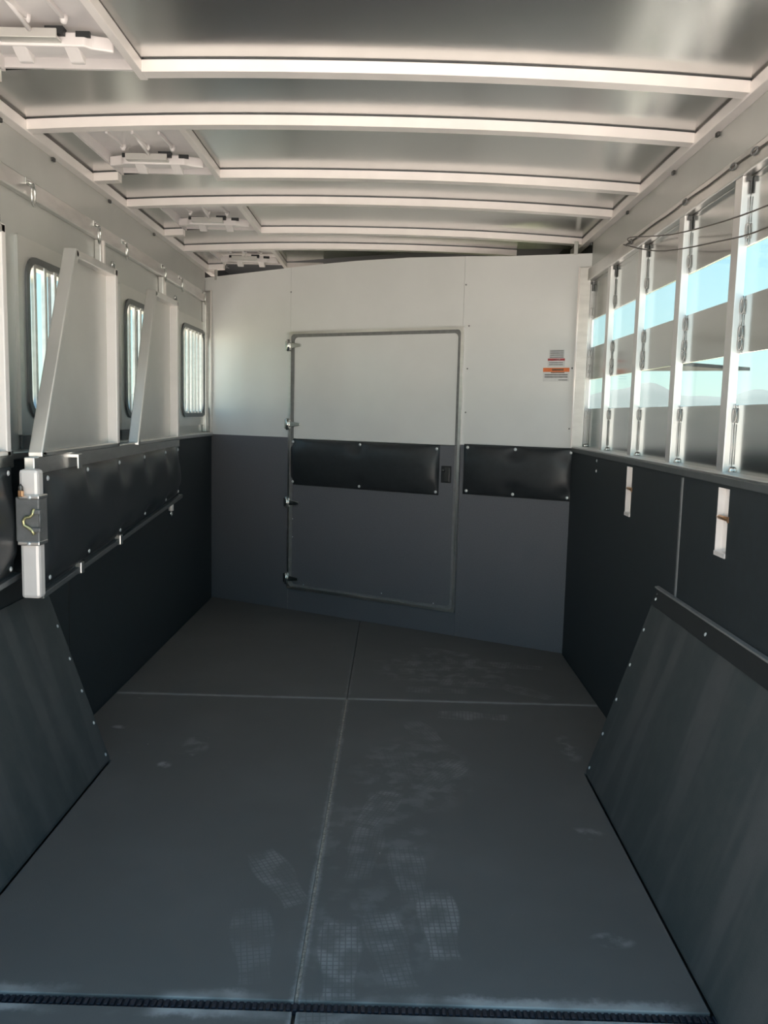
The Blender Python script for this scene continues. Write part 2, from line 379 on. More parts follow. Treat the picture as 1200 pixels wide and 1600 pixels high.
# ------------------------------------------------------------------ left wall
wl = root('wall_left', (-HU, Y0, 0), 'left trailer wall, pale above and black rubber lined below', 'wall', kind='structure')
WIN = [(2.78, 3.38), (3.79, 4.39), (4.80, 5.40)]; WZ0, WZ1 = 1.145, 1.70
yend = front_y(-HU) + .05
def sheet_with_holes(x0, x1, y0, y1, z0, z1, holes):
    mb = MB(); ys = [y0]
    for (a, b, c, d) in holes: ys += [a, b]
    ys.append(y1)
    for i in range(0, len(ys), 2): mb.box((x0, ys[i], z0), (x1, ys[i + 1], z1))
    for (a, b, c, d) in holes:
        if c > z0: mb.box((x0, a, z0), (x1, b, c))
        if d < z1: mb.box((x0, a, d), (x1, b, z1))
    return mb
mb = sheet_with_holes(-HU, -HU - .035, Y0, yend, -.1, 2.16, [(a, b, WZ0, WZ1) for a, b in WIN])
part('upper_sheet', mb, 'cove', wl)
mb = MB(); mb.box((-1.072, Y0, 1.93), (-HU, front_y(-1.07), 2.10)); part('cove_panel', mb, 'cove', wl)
mb = MB(); mb.box((-1.062, Y0, 1.868), (-HU, front_y(-1.062), 1.926), .004); part('ring_rail', mb, 'alu', wl)
# black lower lining in three boards with fine joints
for (a, b) in ((Y0, 1.60), (1.603, 2.985), (2.988, YL - .001)):
    mb = MB(); mb.prism([(-HW, a), (-HU, a), (-HU, b + (.03 if b > 5 else 0)), (-HW, b)], 'z', -.09, DADO - .004); part('lining_panel', mb, 'lining', wl)
for yj in (2.9865,):
    mb = MB(); mb.box((-HW + .002, yj - .004, 0), (-HW - .006, yj + .004, DADO - .01)); part('joint_cover', mb, 'gasket', wl)
mb = MB(); mb.box((-HW + .012, Y0, DADO - .022), (-HU, YL - .01, DADO), .003); part('dado_ledge', mb, 'alu', wl)
for (y, z0) in ((2.50, 1.06), (3.50, 1.06), (4.42, 1.06), (5.40, 1.06)):
    r = MB(); r.box((-1.058, y - .028, DADO), (-HU, y + .028, 1.868), .004); o = part('wall_post', r, 'alu', wl)
    r = MB(); r.box((-1.052, y - .008, DADO), (-1.06, y + .008, 1.866)); part('post_rib', r, 'alu_bow', o)

def window(n, a, b):
    label = ['barred side window behind the nearer head panel, left of it', 'barred side window showing between the two head panels', 'barred side window next to the front corner'][n - 1]
    w = root('window_%d' % n, (-HU, a, WZ0), label, 'window', kind='structure')
    outer = rrect(a, b, WZ0, WZ1, .003, 6)
    mb = MB(); mb.frame_plate(rrect(a - .035, b + .035, WZ0 - .04, WZ1 + .04, .004), rrect(a + .022, b - .022, WZ0 + .022, WZ1 - .022, .065), 'x', -HU + .012, -HU)
    part('outer_frame', mb, 'alu_panel', w)
    mb = MB(); mb.frame_plate(rrect(a + .012, b - .012, WZ0 + .012, WZ1 - .012, .075), rrect(a + .034, b - .034, WZ0 + .034, WZ1 - .034, .055), 'x', -HU + .020, -HU - .03)
    part('gasket', mb, 'rail_dark', w)
    mb = MB(); mb.frame_plate(rrect(a + .030, b - .030, WZ0 + .030, WZ1 - .030, .058), rrect(a + .044, b - .044, WZ0 + .044, WZ1 - .044, .045), 'x', -HU + .012, -HU - .025)
    part('inner_rim', mb, 'alu', w)
    mb = MB(); mb.prism(rrect(a + .03, b - .03, WZ0 + .03, WZ1 - .03, .058), 'x', -HU - .020, -HU - .016); part('pane', mb, 'pane', w)
    mb = MB(); mb.box((-HU - .024, (a + b) / 2 - .018, WZ0 + .03), (-HU - .012, (a + b) / 2 + .018, WZ1 - .03), .002); part('sash_bar', mb, 'gasket_grey', w)
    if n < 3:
        mb = MB(); mb.box((-HU + .001, a - .03, DADO), (-HU + .010, b + .03, WZ0 - .042), .002); part('lower_panel', mb, 'rail_dark', w)  # dark strip stands in for the shade on the wall below these windows
    nb = 6
    for k in range(nb):
        y = a + .044 + (b - a - .088) * (k + .5) / nb
        mb = MB(); mb.box((-HU + .001, y - .010, WZ0 + .03), (-HU + .016, y + .010, WZ1 - .03), .003); part('guard_bar', mb, 'alu', w)
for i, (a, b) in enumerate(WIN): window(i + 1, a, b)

# tie rings under the roof rail
def tie_ring(y, label):
    t = root('tie_ring', (-1.062, y, 1.91), label, 'ring', 'tie rings under the left roof rail')
    mb = MB(); mb.box((-1.062, y - .019, 1.902), (-1.056, y + .019, 1.924), .002); mb.tube([(-1.056, y - .008, 1.91), (-1.044, y - .008, 1.905), (-1.040, y, 1.903), (-1.044, y + .008, 1.905), (-1.056, y + .008, 1.91)], .004, 6)
    part('staple_plate', mb, 'chrome', t)
    mb = MB(); mb.tube([(-1.042 - .004 * math.sin(a), y + .023 * math.sin(a), 1.872 + .034 * math.cos(a)) for a in [2 * PI * k / 20 for k in range(20)]], .0036, 6, True)
    part('ring', mb, 'chrome', t)
for y, lb in ((2.80, 'chrome tie ring nearest the camera on the left roof rail'), (3.41, 'chrome tie ring above the taller head panel, first of a close pair'), (3.755, 'chrome tie ring just past the wall post behind the taller head panel'),
              (4.376, 'chrome tie ring above the far head panel'), (4.718, 'chrome tie ring above the near edge of the corner window'), (5.28, 'chrome tie ring in the front left corner')): tie_ring(y, lb)

# ------------------------------------------------------------------ right wall
wr = root('wall_right', (HU, Y0, 0), 'right trailer wall with horizontal aluminium slats above black lining', 'wall', kind='structure')
RY = front_y(HU) + .05
SL = [(DADO, 1.252), (1.392, 1.549), (1.682, 1.880)]
for k, (a, b) in enumerate(SL):
    mb = MB(); mb.box((HU, Y0, a), (HU + .010, RY, b), .002); o = part('slat', mb, 'alu_slat', wr)
mb = MB(); mb.box((HU, Y0, 1.88), (HU + .03, RY, 2.16)); mb.box((HU, Y0, -.1), (HU + .03, RY, DADO - .002)); part('outer_skin', mb, 'outer', wr)
for (a, b) in ((1.252, 1.392), (1.549, 1.682)):
    mb = MB(); mb.box((HU + .004, Y0, a), (HU + .007, RY, b)); part('pane', mb, 'pane', wr)
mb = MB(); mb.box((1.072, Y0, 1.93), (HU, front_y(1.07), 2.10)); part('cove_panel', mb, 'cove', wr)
mb = MB(); mb.box((1.055, Y0, 1.868), (HU, front_y(1.055), 1.926), .004); part('top_rail', mb, 'alu', wr)
POSTS = [1.46, 1.93, 2.40, 2.865, 3.34, 3.812, 4.25]
for y in POSTS:
    d = .05 if y < 4.2 else .03
    mb = MB(); mb.box((1.060, y, DADO), (HU, y + d, 1.868), .002); part('slat_post', mb, 'alu_post', wr)
# ledge
lg = root('trim_3', (HW, Y0, DADO), 'aluminium ledge along the top of the right black lining', 'trim', kind='structure')
mb = MB(); mb.box((HW - .006, Y0, DADO - .006), (HU, front_y(HW) - .02, DADO + .004), .002); part('ledge', mb, 'alu', lg)
mb = MB(); mb.box((HW - .008, Y0, DADO - .024), (HW - .003, front_y(HW) - .02, DADO - .003), .002); part('ledge_lip', mb, 'rail_dark', lg)
# lining boards, with two slots cut out
SLOTS = [(2.248, 2.322), (3.172, 3.242)]; SZ0, SZ1 = 0.848, 1.026
def board(a, b, slots):
    mb = MB(); cur = a; x0, x1 = HW, HW + .022
    for (s0, s1) in slots:
        mb.box((x0, cur, -.09), (x1, s0, DADO - .006)); mb.box((x0, s0, -.09), (x1, s1, SZ0)); mb.box((x0, s0, SZ1), (x1, s1, DADO - .006)); cur = s1
    mb.box((x0, cur, -.09), (x1, b, DADO - .006)); part('lining_panel', mb, 'lining', wr)
board(Y0, 2.614, SLOTS[:1]); board(2.618, YR + .012, SLOTS[1:])
mb = MB(); mb.box((HW - .003, 2.609, 0), (HW + .004, 2.623, DADO - .03), .001); part('joint_cover', mb, 'gasket_grey', wr)
for k, (s0, s1) in enumerate(SLOTS):
    mb = MB(); mb.box((HW + .016, s0 - .004, SZ0 - .01), (HW + .036, s1 + .004, SZ1 + .012)); mb.box((HW - .002, s1 - .004, SZ0), (HW + .02, s1, SZ1)); mb.box((HW - .004, s0, SZ0 - .008), (HW + .02, s1, SZ0 + .004))
    o = part('latch_channel', mb, 'alu_bow', wr, label='bright aluminium latch channel set in a slot of the lining')
    zz = .945 if k == 0 else .943
    mb = MB(); mb.tube([(HW + .004, s0 - .004, zz), (HW + .004, s1 + .004, zz)], .006, 10); mb.box((HW - .002, s0 - .006, zz - .008), (HW + .012, s0 + .002, zz + .008)); part('pin', mb, 'brass', o)
for z in (1.020, .975):
    mb = MB(); mb.dome((HW, 3.735, z), (-1, 0, 0), .007); part('screw', mb, 'rivet', wr)

# seam beads along the slat posts, their reflection built in as oval loops
def bead(y, label, full):
    t = root('post_chain', (1.072, y - .006, DADO + .004), label, 'chain', 'chains hanging along the slat posts')
    x0 = 1.0815; yy = y - .006
    def rod(a, b): mb = MB(); mb.tube([(x0, yy, a), (x0, yy, b)], .0013, 6); part('rod', mb, 'steel', t)
    def link(c, h=.020, w=.0045):
        mb = MB(); mb.tube([(x0 - .001 + w * .8 * math.sin(a), yy - w * .6 * math.sin(a), c + h * math.cos(a)) for a in [2 * PI * k / 16 for k in range(16)]], .0017, 6, True); part('link', mb, 'steel', t)
    mb = MB(); mb.box((1.068, yy - .004, 1.852), (1.084, yy + .004, 1.866), .002); mb.box((x0 - .004, yy - .004, 1.820), (x0 + .003, yy + .004, 1.853), .002); part('clip', mb, 'dark_metal', t)
    rod(1.812, 1.745); link(1.722); rod(1.700, 1.682)
    if full: rod(1.682, 1.549)
    rod(1.549, 1.535); link(1.520); rod(1.498, 1.470); link(1.448); link(1.420, .018); rod(1.405, 1.392)
    rod(1.254, 1.246); link(1.222); rod(1.198, 1.085)
    mb = MB(); mb.dome((x0, yy, 1.064), (0, 0, 1), .010, .016); part('foot_stud', mb, 'chrome', t)
for i, y in enumerate(POSTS[2:]):
    bead(y, ['thin steel chain down the slat post nearest the camera', 'thin steel chain down the second slat post from the camera', 'thin steel chain down the middle one of five slat posts', 'thin steel chain down the slat post next to the corner post', 'thin steel chain down the farthest slat post in the corner'][i], i == 4)

# wires
def wire(name, pts, r, label, mat='cable'):
    pts = [Vector(p) for p in pts]; out = []
    P = [pts[0] * 2 - pts[1]] + pts + [pts[-1] * 2 - pts[-2]]
    for i in range(1, len(P) - 2):
        for k in range(8):
            t = k / 8; a, b, c, d = P[i - 1], P[i], P[i + 1], P[i + 2]
            out.append(.5 * ((2 * b) + (c - a) * t + (2 * a - 5 * b + 4 * c - d) * t * t + (3 * b - a - 3 * c + d) * t ** 3))
    out.append(pts[-1]); mb = MB(); mb.tube(out, r, 6)
    return tag(part(name, mb, mat), label, 'cable')
wire('hanging_wire', [(1.042, 3.45, 1.892), (1.00, 3.292, 1.882), (1.00, 2.742, 1.784), (1.0, 2.08, 1.713), (1.0, 1.5, 1.71), (1.042, 1.0, 1.88)], .0022, 'thin dark wire drooping in front of the slats, upper of two')
wire('hanging_wire', [(1.042, 3.50, 1.892), (1.00, 3.379, 1.873), (1.00, 3.136, 1.811), (1.00, 2.842, 1.750), (1.0, 2.42, 1.694), (1.0, 2.071, 1.661), (1.0, 1.5, 1.66), (1.042, .95, 1.88)], .0022, 'thin dark wire drooping in front of the slats, lower of two')
rc = root('rail_cable', (1.053, 2.3, 1.9), 'dark cable clipped along the right roof rail', 'cable')
mb = MB(); mb.tube([(1.0515, Y0 + .05 + k * .1, 1.905 + .002 * math.sin(k * 1.7)) for k in range(24)], .0022, 6); part('cable', mb, 'cable', rc)
for y in (2.33, 2.47, 2.865, 3.50):
    mb = MB(); mb.tube([(1.0505, y - .02 + .02 * math.cos(a), 1.905 + .008 * math.sin(a)) for a in [2 * PI * k / 12 for k in range(12)]], .0025, 6, True); part('cable_clip', mb, 'gasket_grey', rc)

# ------------------------------------------------------------------ ceiling
CE = lambda x: 5.10 - .4545 * x          # slanted front end of the ceiling sheet
A_, B_, C_, D_, E_, F_, G_ = 2.338, 2.753, 3.347, 3.750, 4.345, 4.750, 5.350
VX0, VX1 = -.945, -.585
VENTS = [(1.800, 2.395), (2.800, 3.400), (3.797, 4.400), (4.797, 5.400)]
def ceiling_mesh():
    mb = MB(); xs = sorted({-1.10, -1.07, VX0, VX1, 1.07, 1.10} | {round(-1.05 + .1 * k, 3) for k in range(22)})
    ys = [Y0] + [v for p in VENTS for v in p] + [5.62]
    ring = {}
    def V(x, y, dz):
        y = min(y, CE(x)) if y > 5.5 else y
        k = (round(x, 4), round(y, 4), dz)
        if k not in ring: ring[k] = mb.bm.verts.new((x, y, bow_z(x) + .034 + dz))
        return ring[k]
    for i in range(len(xs) - 1):
        xm = (xs[i] + xs[i + 1]) / 2; hole = VX0 < xm < VX1
        if hole: segs = [(Y0, VENTS[0][0])] + [(VENTS[k][1], VENTS[k + 1][0]) for k in range(3)]
        else: segs = [(Y0, 6.0)]
        for (a, b) in segs:
            ya = [a, a]; yb = [min(b, CE(xs[i])), min(b, CE(xs[i + 1]))]
            q = [(xs[i], ya[0]), (xs[i + 1], ya[1]), (xs[i + 1], yb[1]), (xs[i], yb[0])]
            lo = [V(x, y, 0) for x, y in q]; hi = [V(x, y, .02) for x, y in q]
            f = mb.bm.faces.new(lo[::-1]); f.smooth = True; mb.bm.faces.new(hi)
    return mb
ce = root('ceiling', (0, Y0, 2.1), 'arched aluminium trailer ceiling crossed by roof bows', 'ceiling', kind='structure')
part('ceiling_sheet', ceiling_mesh(), 'alu_sheet', ce)
mb = MB(); mb.box((-1.12, Y0, 2.30), (1.12, 6.4, 2.32)); mb.box((-1.12, Y0, 2.10), (-1.10, 6.4, 2.32)); mb.box((1.10, Y0, 2.10), (1.12, 6.4, 2.32)); mb.box((-1.12, Y0 - .02, 2.12), (1.12, Y0, 2.32)); part('roof_skin', mb, 'outer', ce)
def bow(y, x0, x1):
    o = arch(y, x0, x1, 0, .045, 0, .030, 'roof_bow', 'alu_bow', ce); arch(y, x0, x1, .006, .039, .030, .0335, 'bow_seal', 'rail_dark', o)  # dark strip above the bow carries the shade of the gap in its colour
def arch(y, x0, x1, d0, d1, h0, h1, name, mt, par):
    mb = MB(); n = max(2, int((x1 - x0) / .06)); prev = None
    for i in range(n + 1):
        x = x0 + (x1 - x0) * i / n; z = bow_z(x)
        prof = [(y + d0, z + h0), (y + d1, z + h0), (y + d1, z + h1), (y + d0, z + h1)]
        ring = [mb.bm.verts.new((x, p[0], p[1])) for p in prof]
        if prev:
            for k in range(4): mb.bm.faces.new((prev[k], prev[(k + 1) % 4], ring[(k + 1) % 4], ring[k]))
        else: mb.bm.faces.new(ring[::-1])
        prev = ring
    mb.bm.faces.new(prev); bmesh.ops.recalc_face_normals(mb.bm, faces=mb.bm.faces)
    return part(name, mb, mt, par)
bow(1.75, -1.04, 1.04)
for y in (B_, D_): bow(y, -1.04, 1.04)
for y in (A_, C_, E_): bow(y, -1.04, VX0); bow(y, VX1 + .03, 1.04)
bow(F_, -1.04, .773); bow(G_, -1.04, VX0); bow(G_, VX1 + .03, -.33)
for s in (-1, 1):
    mb = MB(); mb.box((s * 1.072, Y0, 2.052), (s * 1.038, CE(s * 1.05), 2.086), .002); mb.box((s * 1.072, Y0, 2.086), (s * 1.048, CE(s * 1.05), 2.0895)); part('edge_rail', mb, 'alu_bow', ce)
    for y in (2.62, 3.02, 3.60, 4.25):
        mb = MB(); mb.box((s * 1.069, y, 2.040), (s * 1.062, y + .02, 2.0535)); part('drip_tab', mb, 'dark_metal', ce)

# roof vents
def vent(i, y0, y1, label):
    t = root('roof_vent', (VX0, y0, 2.13), label, 'roof vent', 'pop-up roof vents along the left of the ceiling')
    x0, x1 = VX0, VX1; zf = 2.128
    # surround: lengthwise rail on the open side, thin flange at the near edge, inner walls of the recess
    mb = MB(); mb.box((x1 + .008, y0 - .02, 2.082), (x1 + .030, y1 + .006, 2.112), .002); part('side_rail', mb, 'alu_bow', t)
    mb = MB(); mb.box((x0 - .006, y0 - .004, 2.100), (x1, y0 + .010, 2.118), .002); part('near_flange', mb, 'plastic', t)
    for a, b in (((x0 - .004, y0, 2.096), (x0 + .006, y1, 2.20)), ((x1 - .006, y0, 2.110), (x1 + .004, y1, 2.20)), ((x0, y1 - .006, 2.104), (x1, y1 + .004, 2.20)), ((x0, y0 - .004, 2.110), (x1, y0 + .004, 2.20))):
        mb = MB(); mb.box(a, b); part('recess_wall', mb, 'plastic', t)
    mb = MB(); mb.prism([(y0, 2.122), (y0 + .42, 2.138), (y1, 2.130), (y1, 2.150), (y0 + .42, 2.158), (y0, 2.142)], 'x', x0, x1); part('lid', mb, 'plastic', t)
    for fx in (.23, .47, .72):
        x = x0 + (x1 - x0) * fx
        mb = MB(); mb.bar((x, y0 + .17, 2.1265), (x, y0 + .345, 2.133), .010, .018, (0, 0, 1), .003); mb.dome((x, y0 + .35, 2.136), (0, 0, -1), .011, .022); part('rib', mb, 'plastic', t)
    # tapered operating bar across the vent
    yc = y0 + .425; xm = (x0 + x1) / 2
    poly = [(x0 + .008, yc + .004), (x0 + .055, yc - .012), (xm - .11, yc - .028), (xm + .11, yc - .028), (x1 - .055, yc - .012), (x1 - .008, yc + .004), (x1 - .008, yc + .014), (x1 - .055, yc + .022), (xm + .11, yc + .030), (xm - .11, yc + .030), (x0 + .055, yc + .022), (x0 + .008, yc + .014)]
    mb = MB(); mb.prism(poly, 'z', 2.084, 2.118, .004); o = part('crossbar', mb, 'plastic', t)
    for sx in (-.055, .075):
        mb = MB(); mb.prism([(yc - .026, 2.086), (yc + .034, 2.086), (yc + .034, 2.064), (yc + .020, 2.064)], 'x', xm + sx - .018, xm + sx + .018, .003); part('bracket_foot', mb, 'plastic', o)
    mb = MB(); mb.box((xm - .095, yc - .060, 2.090), (xm + .055, yc - .020, 2.098), .002); mb.box((xm - .095, yc - .062, 2.090), (xm + .055, yc - .056, 2.112), .001); part('catch_plate', mb, 'alu_panel', o)
    for (a, b, d, h) in ((-.115, -.04, .034, 2.120), (.02, .065, .046, 2.124), (.09, .125, .030, 2.119)):
        mb = MB(); mb.box((xm + a, yc - d, 2.106), (xm + b, yc - .021, h)); part('slot', mb, 'gasket', o)
    mb = MB(); mb.tube([(xm - .01, yc - .06, 2.108), (xm - .015, y0 + .24, 2.128)], .006, 8); part('strut', mb, 'plastic', o)
for i, (a, b) in enumerate(VENTS):
    vent(i, a, b, ['white roof vent nearest the camera, cut off by the photo corner', 'white ribbed roof vent between the two nearest full-width roof bows', 'white roof vent one bay beyond the clearest ribbed one', 'white roof vent farthest away, at the front corner'][i])

# ------------------------------------------------------------------ front wall (slanted)
wf = root('wall_front', (-HW, YL, 0), 'slanted front wall, white above and charcoal rubber below, with a door', 'wall', kind='structure', rz=ANG)
DS0, DS1, DZ0, DZ1 = .602, 1.722, .130, 1.668        # door opening along the wall
def lbox(a, b, bev=0): mb = MB(); mb.box(a, b, bev); return mb
BZ = 1.048                                            # top of the black lining
for poly in ([(-.07, BZ - .01), (DS0 - .002, BZ - .01), (DS0 - .002, 2.040), (-.07, 2.017)],
             [(DS0 - .001, DZ1), (DS1 - .012, DZ1), (DS1 - .012, 2.031), (1.38, 2.046), (1.05, 2.050), (.825, 2.047), (DS0 - .001, 2.040)],
             [(DS1 - .0105, BZ - .01), (2.40, BZ - .01), (2.40, 2.000), (1.97, 2.015), (DS1 - .0105, 2.031)]):
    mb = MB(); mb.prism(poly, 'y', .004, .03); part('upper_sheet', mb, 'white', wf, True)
part('lining_panel', lbox((-.01, 0, -.09), (DS0, .028, BZ)), 'lining_front', wf, True)
part('lining_panel', lbox((DS0 + .0015, 0, -.09), (DS1, .028, DZ0)), 'lining_front', wf, True)
part('lining_panel', lbox((DS1 + .0015, 0, -.09), (WL + .008, .028, BZ)), 'lining_front', wf, True)
part('joint_bead', lbox((DS0 - .002, -.002, 0), (DS0 + .003, .002, DZ0)), 'gasket_grey', wf, True)
part('outer_skin', lbox((-.07, .031, -.1), (2.395, .04, 1.995)), 'outer', wf, True)
for (s, z) in ((.60, 1.90), (1.72, 1.885), (1.745, 1.672), (DS1 + .022, 1.45), (DS1 + .02, 1.22), (2.31, 1.45), (2.31, 1.15)):
    mb = MB(); mb.dome((s, .004, z), (0, -1, 0), .0045); part('rivet', mb, 'gasket_grey', wf, True)
# dark nose beyond the top of the wall
for nm, a, b in (('nose_back', (-1.10, 6.34, 1.5), (1.10, 6.36, 2.30)), ('nose_ceiling', (-1.10, 4.40, 2.17), (1.10, 6.36, 2.19)), ('nose_side', (-1.10, 5.46, 1.5), (-1.08, 6.36, 2.20)), ('nose_side', (1.08, 4.29, 1.5), (1.10, 6.36, 2.20))):
    mb = MB(); mb.box(a, b); bmesh.ops.transform(mb.bm, matrix=(Matrix.Translation((-HW, YL, 0)) @ Matrix.Rotation(ANG, 4, 'Z')).inverted(), verts=mb.bm.verts); part(nm, mb, 'void', wf, True)
mb = MB(); mb.prism([(0, .035), (2.36, .035), (3.0, 1.2), (.45, 1.2)], 'z', 1.50, 1.52); part('nose_floor', mb, 'void', wf, True)
for s in (.030, 2.300):
    part('corner_tab', lbox((s - .010, .003, 2.00), (s + .010, .012, 2.062), .002), 'cove', wf, True)

# corner trims
def trim(n, s0, s1, label):
    t = root('trim_%d' % n, (-HW, YL, 0), label, 'trim', kind='structure', rz=ANG)
    part('cover_strip', lbox((s0, -.012, DADO - .005), (s1, .003, 1.935), .002), 'alu', t, True)
    part('edge_bead', lbox((s1 - .006 if n == 1 else s0, -.018, DADO - .005), (s1 + .002 if n == 1 else s0 + .007, -.010, 1.935), .001), 'alu_bow', t, True)
trim(1, -.045, .006, 'pale aluminium corner strip at the left end of the front wall')
trim(2, 2.325, 2.385, 'bright aluminium corner strip at the right end of the front wall')

# ------------------------------------------------------------------ door
c, s_ = math.cos(ANG), math.sin(ANG)
def wp(s, d=0.0, z=0.0): return (-HW + s * c - d * s_, YL + s * s_ + d * c, z)
dr = root('door_1', wp(DS0, 0, 0), 'front walk-through door, white above and black below, hinged left', 'door', kind='structure', rz=ANG)
DW = DS1 - DS0
def fr(a, b, w0, w1, d0, d1):
    mb = MB(); mb.frame_plate(rrect(a[0] , a[1], b[0], b[1], .004, 4), rrect(a[0] + w0, a[1] - w0, b[0] + w0, b[1] - w0, w1, 4), 'y', d0, d1); return mb
part('frame', fr((0, DW), (DZ0, DZ1), .014, .020, -.014, .02), 'alu', dr, True)
part('seal', fr((.012, DW - .008), (DZ0 + .008, DZ1 - .010), .022, .024, -.010, .02), 'gasket_grey', dr, True)
part('upper_leaf', lbox((.026, -.004, BZ - .006), (DW - .026, .02, DZ1 - .026), .003), 'white', dr, True)
part('lower_leaf', lbox((.022, -.006, DZ0 + .018), (DW - .020, .02, BZ - .008), .003), 'lining_front', dr, True)
part('kick_trim', lbox((.018, -.012, DZ0 + .010), (DW * .72, .0, DZ0 + .018), .002), 'alu', dr, True)
def pad(w, z0, z1, depth, base, rivets, nx=44, nz=22, x0=0.0):
    """cushioned vinyl pad, puckered in at its rivets; lies in the local xz plane, facing -y"""
    mb = MB(); rows = []
    for j in range(nz + 1):
        row = []
        for i in range(nx + 1):
            u, v = i / nx, j / nz; x = x0 + w * u; z = z0 + (z1 - z0) * v
            bx = 1 - abs(2 * u - 1) ** 7; bz = 1 - abs(2 * v - 1) ** 3.2
            h = depth * max(0, bx) ** .6 * max(0, bz) ** .65 + .004
            for (rx, rz) in rivets:
                d2 = ((x - rx) / .050) ** 2 + ((z - rz) / .045) ** 2; h *= 1 - .82 * math.exp(-d2)
            row.append(mb.bm.verts.new((x, -base - h, z)))
        rows.append(row)
    for j in range(nz):
        for i in range(nx):
            f = mb.bm.faces.new((rows[j][i], rows[j][i + 1], rows[j + 1][i + 1], rows[j + 1][i])); f.smooth = True
    loop = [rows[0][i] for i in range(nx + 1)] + [rows[j][nx] for j in range(1, nz + 1)] + [rows[nz][i] for i in range(nx - 1, -1, -1)] + [rows[j][0] for j in range(nz - 1, 0, -1)]
    back = [mb.bm.verts.new((v.co.x, -base, v.co.z)) for v in loop]; n = len(loop)
    for k in range(n): mb.bm.faces.new((loop[(k + 1) % n], loop[k], back[k], back[(k + 1) % n]))
    mb.bm.faces.new(back); return mb
def rivets_on(p, pts, base, r=.0085):
    for (x, z) in pts:
        mb = MB(); mb.dome((x, -base - .006, z), (0, -1, 0), r); part('rivet', mb, 'rivet', p, True)
rv = [(.036, 1.024), (.036, .785), (.50, 1.024), (.50, .785), (.985, 1.020), (.985, .785)]
o = part('pad', pad(.985, .768, 1.040, .034, .006, rv, x0=.016), 'vinyl', dr, True, label='black cushioned vinyl pad across the door')
rivets_on(o, rv, .006)
la = part('latch', lbox((1.014, -.011, .838), (1.074, 0, .930), .003), 'gasket', dr, True)
part('latch_recess', lbox((1.036, -.014, .846), (1.066, -.009, .922), .002), 'dark_metal', la, True)
mb = MB(); mb.dome((1.028, -.011, .905), (0, -1, 0), .010, .012); part('latch_button', mb, 'dark_metal', la, True)
for (x, z) in ((.034, .56), (.034, .45), (.12, .165), (.66, .18), (.99, .165)):
    mb = MB(); mb.dome((x, -.006, z), (0, -1, 0), .004); part('screw', mb, 'rivet', dr, True)
for z in (1.589, 1.127, .658, .195):
    mb = MB(); mb.box((-.024, -.020, z - .028), (.012, .0, z + .028), .004); h = part('hinge', mb, 'chrome', dr, True)
    mb = MB(); mb.tube([(.002, -.024, z - .034), (.002, -.024, z + .034)], .010, 10); part('hinge_pin', mb, 'chrome', h, True)
    mb = MB(); mb.prism([(.006, z - .020), (.085, z - .008), (.085, z + .008), (.006, z + .018)], 'y', -.020, -.006, .003); part('hinge_arm', mb, 'chrome', h, True)

# the pad beside the door
wpd = root('wall_pad', wp(1.745, 0, .785), 'black cushioned vinyl pad riveted to the front wall right of the door', 'pad', rz=ANG)
rv = [(.022, .250), (.022, .018), (.290, .250), (.285, .016), (.585, .246), (.575, .018)]
part('cushion', pad(.598, .0, .268, .034, .002, rv), 'vinyl', wpd, True)
rivets_on(wpd, rv, .002, .009)

# stickers
def sticker(s0, s1, z0, z1, label, bars):
    t = root('sticker', wp(s0, 0, z0), label, 'sticker', 'stickers on the white front wall', rz=ANG)
    part('paper', lbox((0, .0015, 0), (s1 - s0, .0038, z1 - z0)), 'label_white', t, True)
    for (a, b, c0, d0, mt) in bars:
        part('print', lbox((a * (s1 - s0), .0008, c0 * (z1 - z0)), (b * (s1 - s0), .0016, d0 * (z1 - z0))), mt, t, True)
sticker(2.190, 2.268, 1.500, 1.542, 'small plain sticker with grey lines of print, top of three', [(.06, .95, .05 + .24 * k, .17 + .24 * k, 'label_text') for k in range(4)])
sticker(2.184, 2.272, 1.456, 1.498, 'small sticker with a red headline band, middle of three', [(0, 1, .74, 1, 'label_red'), (.3, .72, .80, .93, 'label_white'), (.08, .9, .45, .55, 'label_text'), (.08, .9, .22, .32, 'label_text')])
sticker(2.162, 2.298, 1.384, 1.452, 'larger warning sticker with an orange band, lowest of three', [(0, 1, .70, 1, 'label_orange'), (.34, .78, .78, .93, 'label_brown'), (.30, .82, .62, .69, 'label_brown'), (.06, .94, .44, .54, 'label_text'), (.06, .94, .28, .38, 'label_text'), (.6, .94, .08, .14, 'label_text')])

